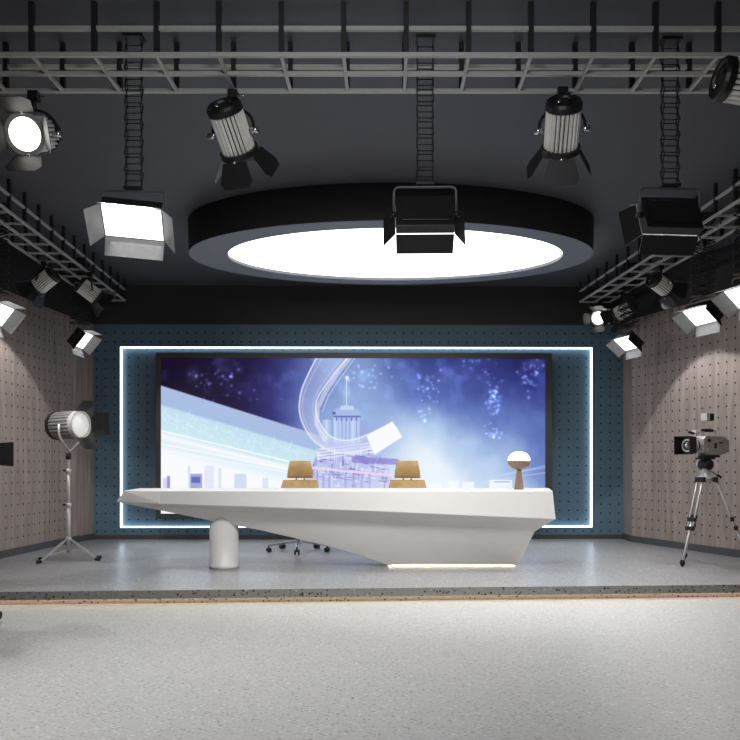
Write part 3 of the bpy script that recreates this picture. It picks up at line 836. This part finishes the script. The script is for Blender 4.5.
# ------------------------------------------------------------------ light stand with big fresnel
sp_ = P(68.5, 560, 8.45); bx, by_ = sp_.x, 8.45
std = empty('light_stand', (bx, by_, ZS), 'white light stand with four low spread legs by the left wood wall', 'light stand')
def Zat(py, Y): return CZ + (HZ - py) * Y / F
zcol, zlow, ztop = Zat(539, by_) - ZS, Zat(549.5, by_) - ZS, Zat(455, by_) - ZS
MB().cyl((0, 0, zlow - .03), (0, 0, .62), .021, 'silver', 16).build('lower_tube', std)
MB().cyl((0, 0, .62), (0, 0, 1.0), .016, 'silver', 16).build('middle_tube', std)
MB().cyl((0, 0, 1.0), (0, 0, ztop), .012, 'silver', 16).build('upper_tube', std)
for z in (.62, 1.0): mb = MB(); mb.cyl((0, 0, z - .03), (0, 0, z + .02), .028, 'silver', 16); mb.cyl((0, 0, z), (-.055, -.02, z), .01, 'black'); mb.build('lock_collar', std)
MB().cyl((0, 0, zcol - .02), (0, 0, zcol + .025), .03, 'silver', 16).build('leg_collar', std)
for a_ in (-2.35, -.05, .55, 3.0):
    d = Vector((math.cos(a_), math.sin(a_), 0)) * .31
    mb = MB(); mb.bar((d * .06) + Vector((0, 0, zcol)), d + Vector((0, 0, .02)), .016, .02, 'silver'); lg = mb.build('leg', std)
    MB().bar(Vector((0, 0, zlow)), d * .72 + Vector((0, 0, .02 + (zcol - .02) * .28)), .010, .012, 'silver').build('brace', lg)
    MB().lathe(d * .96 + Vector((0, 0, .02)), d + Vector((0, 0, -.012)), [(-.0, .016), (.05, .02), (.056, .008)], 'rubber', 10).build('foot', lg)
MB().cyl((0, 0, ztop - .05), (0, 0, ztop + .02), .03, 'black', 14).build('spigot', std)
# big fresnel
LC = P(71, 425, by_); big_s = empty('studio_spotlight', (bx, by_, ZS + ztop + .02), 'large silver ribbed studio spotlight with barn doors on the white stand', 'spotlight')
O = Vector(big_s.location); c0 = LC - O; dirv = Vector((.92, -.40, .03)).normalized()
Rq = dirv.to_track_quat('Y', 'Z').to_matrix()
mb = MB(); rg = []; n = 96
for t in (-.20, -.185, .08, .09):
    row = []
    for k in range(n):
        a_ = 2 * PI * k / n; r_ = .155 if (k % 4) < 2 else .146
        if t in (-.20, .09): r_ = .14
        row.append(Rq @ Vector((math.cos(a_) * r_, t, math.sin(a_) * r_)))
    rg.append(row)
mb.rings(rg, 'fin_dull', smooth=False); hs = mb.build('housing', big_s); hs.location = c0
def loc_l(nm, prof, m, n=36, cap=(True, True), smooth=True, parent=None):
    return MB().lathe((0, 0, 0), dirv, prof, m, n, cap, smooth).build(nm, parent or hs)
loc_l('rear_cap', [(-.235, .12), (-.225, .158), (-.19, .162)], 'black', smooth=False)
loc_l('front_ring', [(.09, .15), (.15, .152), (.15, .142), (.12, .135)], 'silver', cap=(False, False), smooth=False)
loc_l('lens', [(.11, .14), (.13, .13), (.15, .09), (.158, .03), (.159, .002)], 'lens_soft')
for k in range(4):
    if (Rq @ (Matrix.Rotation(PI / 2 * k + .05, 3, 'Y') @ Vector((0, 0, 1)))).y < -.5: continue   # the photo shows three flaps
    Rz = Matrix.Rotation(PI / 2 * k + .05, 3, 'Y'); tl = math.radians([30, 26, 40, 26][k]); L = .2; w0, w1 = .08, .125
    out = [Rq @ (Rz @ Vector((x, .15 + l * math.cos(tl), .145 + l * math.sin(tl)))) for x, l in ((-w0, 0), (w0, 0), (w1, L * .6), (w1, L), (-w1, L), (-w1, L * .6))]
    nv = (out[1] - out[0]).cross(out[2] - out[0]).normalized() * .003
    MB().prism(out, nv, 'flap').build('barn_door', hs)
side = Rq @ Vector((1, 0, 0))
pts = [c0 + side * .175 * s_ + Vector((0, 0, z)) for s_, z in ((1, 0), (1, -.1), (.85, -.16))] + [Vector((c0.x * .3, 0, .02))] + [c0 + side * .175 * s_ + Vector((0, 0, z)) for s_, z in ((-.85, -.16), (-1, -.1), (-1, 0))]
MB().tube(pts, .013, 'silver', 8).build('yoke', big_s)
MB().cyl(c0 - side * .15, c0 - side * .2, .03, 'chrome', 12).build('knob', big_s)

# ------------------------------------------------------------------ video cameras on tripods
def tripod(loc, label, rz, angs=(3.75, 1.66, -.44)):
    t = empty('camera_tripod', loc, label, 'tripod', rz=0)
    zt = .905
    mb = MB(); mb.lathe((0, 0, zt - .02), (0, 0, 1), [(0, .08), (.05, .085), (.06, .06), (.11, .05), (.13, .03)], 'silver', 20); mb.build('bowl', t)
    mb = MB(); mb.cyl((0, 0, zt + .1), (0, 0, zt + .2), .035, 'silver'); mb.cyl((-.06, 0, zt + .16), (.06, 0, zt + .16), .055, 'rubber', 20); mb.box((0, 0, zt + .225), (.1, .2, .02), 'rubber'); mb.cyl((.06, 0, zt + .16), (.08, 0, zt + .16), .045, 'silver', 20)
    hd = mb.build('fluid_head', t); hd.rotation_euler = (0, 0, rz)
    mb = MB(); mb.tube([(.07, -.03, zt + .15), (.09, -.3, zt + .05)], .009, 'silver', 8); mb.tube([(.09, -.3, zt + .05), (.092, -.38, zt + .02)], .014, 'rubber', 8); ph = mb.build('pan_handle', hd)
    for k, a_ in enumerate(angs):
        d = Vector((math.cos(a_), math.sin(a_), 0)); nrm = Vector((-d.y, d.x, 0))
        top = d * .10 + Vector((0, 0, zt)); foot = d * .43 + Vector((0, 0, .035))
        mid = top.lerp(foot, .5); mid2 = top.lerp(foot, .60)
        mb = MB()
        for s_ in (-.028, .028): mb.cyl(top + nrm * s_, mid2 + nrm * s_, .0105, 'silver', 10)
        mb.cyl(mid, foot, .012, 'silver', 10); lg = mb.build('leg', t)
        mb = MB()
        for q_ in (.48, .585): mb.bar(top.lerp(foot, q_) - nrm * .045, top.lerp(foot, q_) + nrm * .045, .04, .045, 'rubber')
        mb.build('leg_lock', lg, bevel=.006)
        MB().bar(top - nrm * .05, top + nrm * .05, .05, .055, 'rubber').build('hinge_block', lg, bevel=.006)
        MB().lathe(foot + Vector((0, 0, .04)), (0, 0, -1), [(0, .018), (.02, .027), (.045, .024), (.074, .004)], 'rubber', 12).build('foot', lg)
    return t
def video_camera(loc, label, rz):
    """forward = local +Y"""
    c = empty('video_camera', loc, label, 'camera', rz=rz)
    mb = MB(); pr_ = [(-.0, -.24, .02), (0, -.24, .17), (0, -.18, .185), (0, .06, .185), (0, .10, .16), (0, .10, .03), (0, .02, .0), (0, -.16, .0)]
    mb.prism([(p[0] - .06, p[1], p[2]) for p in pr_], (.12, 0, 0), 'body'); mb.build('body', c, bevel=.008)
    mb = MB()
    for x in (-.0615, .0615):
        mb.box((x, -.15, .12), (.004, .05, .012), 'rubber'); mb.box((x, -.07, .09), (.004, .03, .05), 'rubber'); mb.box((x, -.10, .14), (.004, .05, .01), 'silver'); mb.cyl((x, .03, .14), (x * 1.12, .03, .14), .018, 'rubber', 12); mb.cyl((x, .05, .05), (x * 1.1, .05, .05), .015, 'silver', 12)
    mb.build('control_panel', c)
    mb = MB(); mb.box((0, -.27, .09), (.09, .06, .13), 'body'); mb.build('battery', c, bevel=.006)
    mb = MB(); mb.lathe((0, .10, .09), (0, 1, 0), [(0, .045), (.03, .05), (.03, .056), (.08, .056), (.08, .048), (.12, .05), (.13, .062), (.17, .062), (.17, .05)], 'silver', 28, smooth=False); ln = mb.build('lens', c)
    MB().lathe((0, .15, .09), (0, 1, 0), [(0, .058), (.016, .058)], 'rubber', 28).build('focus_ring', ln)
    MB().lathe((0, .265, .09), (0, 1, 0), [(0, .049), (.008, .046), (.016, .03), (.02, .003)], 'glass', 28).build('front_glass', ln)
    mb = MB(); # open matte box
    a0, a1, W0, W1 = .235, .345, .074, .084
    for sx_ in (-1, 1):
        mb.prism([(sx_ * W0, a0, .09 - W0), (sx_ * W1, a1, .09 - W1), (sx_ * W1, a1, .09 + W1), (sx_ * W0, a0, .09 + W0)], (sx_ * .004, 0, 0), 'black')
        mb.prism([(-W0, a0, .09 + sx_ * W0), (-W1, a1, .09 + sx_ * W1), (W1, a1, .09 + sx_ * W1), (W0, a0, .09 + sx_ * W0)], (0, 0, sx_ * .004), 'black')
        mb.box((sx_ * (W0 + .05) / 2 + sx_ * .004, a0, .09), (W0 - .046, .004, W0 * 2), 'black'); mb.box((0, a0, .09 + sx_ * (W0 + .058) / 2), (.12, .004, W0 - .054), 'black')
    mb.build('matte_box', c)
    mb = MB(); mb.tube([(0, .04, .185), (0, .04, .235), (0, .03, .24), (0, -.14, .24), (0, -.15, .235), (0, -.15, .185)], .009, 'silver', 8); mb.tube([(0, .05, .24), (0, -.1, .24)], .016, 'rubber', 10); mb.build('top_handle', c)
    mb = MB(); mb.tube([(.03, .10, .20), (.03, .20, .22)], .013, 'rubber', 10); mb.lathe((.03, .08, .215), (0, 1, 0), [(0, .02), (.05, .03), (.055, .028)], 'silver', 14); mb.build('microphone', c)
    mb = MB(); mb.cyl((0, -.03, .24), (0, -.03, .32), .005, 'silver', 8); mb.build('viewfinder_arm', c)
    mb = MB(); mb.box((-.0, .0, .37), (.07, .05, .07), 'grey_chip'); mb.box((.0, -.055, .37), (.07, .06, .07), 'rubber'); mb.build('monitor', c, bevel=.004)
    mb = MB(); mb.box((0, -.05, -.012), (.09, .22, .022), 'rubber'); mb.build('base_plate', c, bevel=.004)
    c.scale = (1.1, 1.1, 1.1)
    return c
def camset(x, y, zf, d, l1, l2, scale=1):
    rz = math.atan2(-d[0], d[1])
    t = tripod((x, y, zf), l1, rz); t.scale = (1, 1, scale)
    c = video_camera((x, y, zf + (.905 + .236) * scale + .0255), l2, rz)
    t['group'] = 'camera tripods'; c['group'] = 'studio video cameras'
cc = P(705.5, 478, 8.1)
camset(cc.x, 8.1, ZS, (-.88, -.48), 'silver three legged tripod standing on the stage by the right wood wall', 'grey video camera with black matte box in front of the right wood wall')
cl_ = P(-37, 470, 6.0)
camset(cl_.x, 5.95, 0, (.9, .42), 'tripod off the left edge with only one black foot showing on the pale floor', 'video camera at the left edge with only its lens and black matte box in view', scale=1.0)

# ------------------------------------------------------------------ lights
def area(loc, target, size, W, col=(1, 1, 1), sy=None, spread=PI):
    l = bpy.data.lights.new('area', 'AREA'); l.energy = W; l.color = col; l.size = size; l.spread = spread
    if sy: l.shape = 'RECTANGLE'; l.size_y = sy
    o = bpy.data.objects.new('panel_or_fill_light', l); COL.objects.link(o); o.location = loc
    o.rotation_euler = (Vector(target) - Vector(loc)).to_track_quat('-Z', 'Y').to_euler(); return o
def spotl(loc, target, W, ang, blend=.3, rad=.05, col=(1, 1, 1)):
    l = bpy.data.lights.new('spot', 'SPOT'); l.energy = W; l.color = col; l.spot_size = math.radians(ang); l.spot_blend = blend; l.shadow_soft_size = rad
    o = bpy.data.objects.new('spot_beam', l); COL.objects.link(o); o.location = loc
    o.rotation_euler = (Vector(target) - Vector(loc)).to_track_quat('-Z', 'Y').to_euler(); return o
# added fill lights with no fixture, brightening floor, trusses and desk
K = math.radians
area((-1.5, 5.0, 3.15), (-.9, 6.4, 0), .5, 20, spread=K(125))
area((1.9, 5.0, 3.15), (1.2, 6.3, 0), .5, 22, spread=K(125))
area((0, 1.6, 3.0), (0, 6.6, 1.1), .5, 24, spread=K(140))
area((.2, 4.9, 3.15), (.7, 7.7, .4), .4, 17, spread=K(85))
# added spots without fixtures of their own, for wall scallops and floor shadow
spotl((-3.3, 8.2, 3.1), (-4.2, 8.75, .6), 85, 80, .12, .04)
spotl((3.35, 8.75, 3.1), (4.2, 9.0, .5), 85, 80, .12, .04)
spotl((-3.2, 7.0, 3.0), (-4.0, 10.2, .3), 60, 40, .12, .04)
spotl((-3.9, 6.9, 2.9), (-2.0, 4.9, 0), 90, 60, .3, .04)
def face_light(o, W):
    h_ = [c for c in o.children if c.name.startswith('housing')][0]
    d_ = h_.rotation_quaternion @ Vector((0, 1, 0)); p_ = o.location + h_.location
    area(p_ + d_ * .06, p_ + d_, .3, W, spread=K(115))
for o in list(COL.objects):
    if o.name.startswith('led_panel_light') and not o['label'].startswith('black'): face_light(o, 24)
wd = bpy.data.worlds.new('world'); scene.world = wd; wd.use_nodes = True
wd.node_tree.nodes['Background'].inputs[0].default_value = (.5, .55, .65, 1); wd.node_tree.nodes['Background'].inputs[1].default_value = .02

# ------------------------------------------------------------------ camera
cd = bpy.data.cameras.new('camera'); cam = bpy.data.objects.new('camera', cd); COL.objects.link(cam)
cd.sensor_width = 36; cd.lens = F / 740 * 36; cd.shift_y = (HZ - 370) / 740; cd.clip_start = .05
cam.location = (0, 0, CZ); cam.rotation_euler = (PI / 2, 0, -TH)
scene.camera = cam
vs = scene.view_settings; vs.view_transform = 'Standard'; vs.look = 'None'; vs.gamma = 1; vs.use_curve_mapping = False; vs.exposure = 0
scene.render.film_transparent = False
scene.cycles.use_denoising = True
scene.cycles.max_bounces = 8
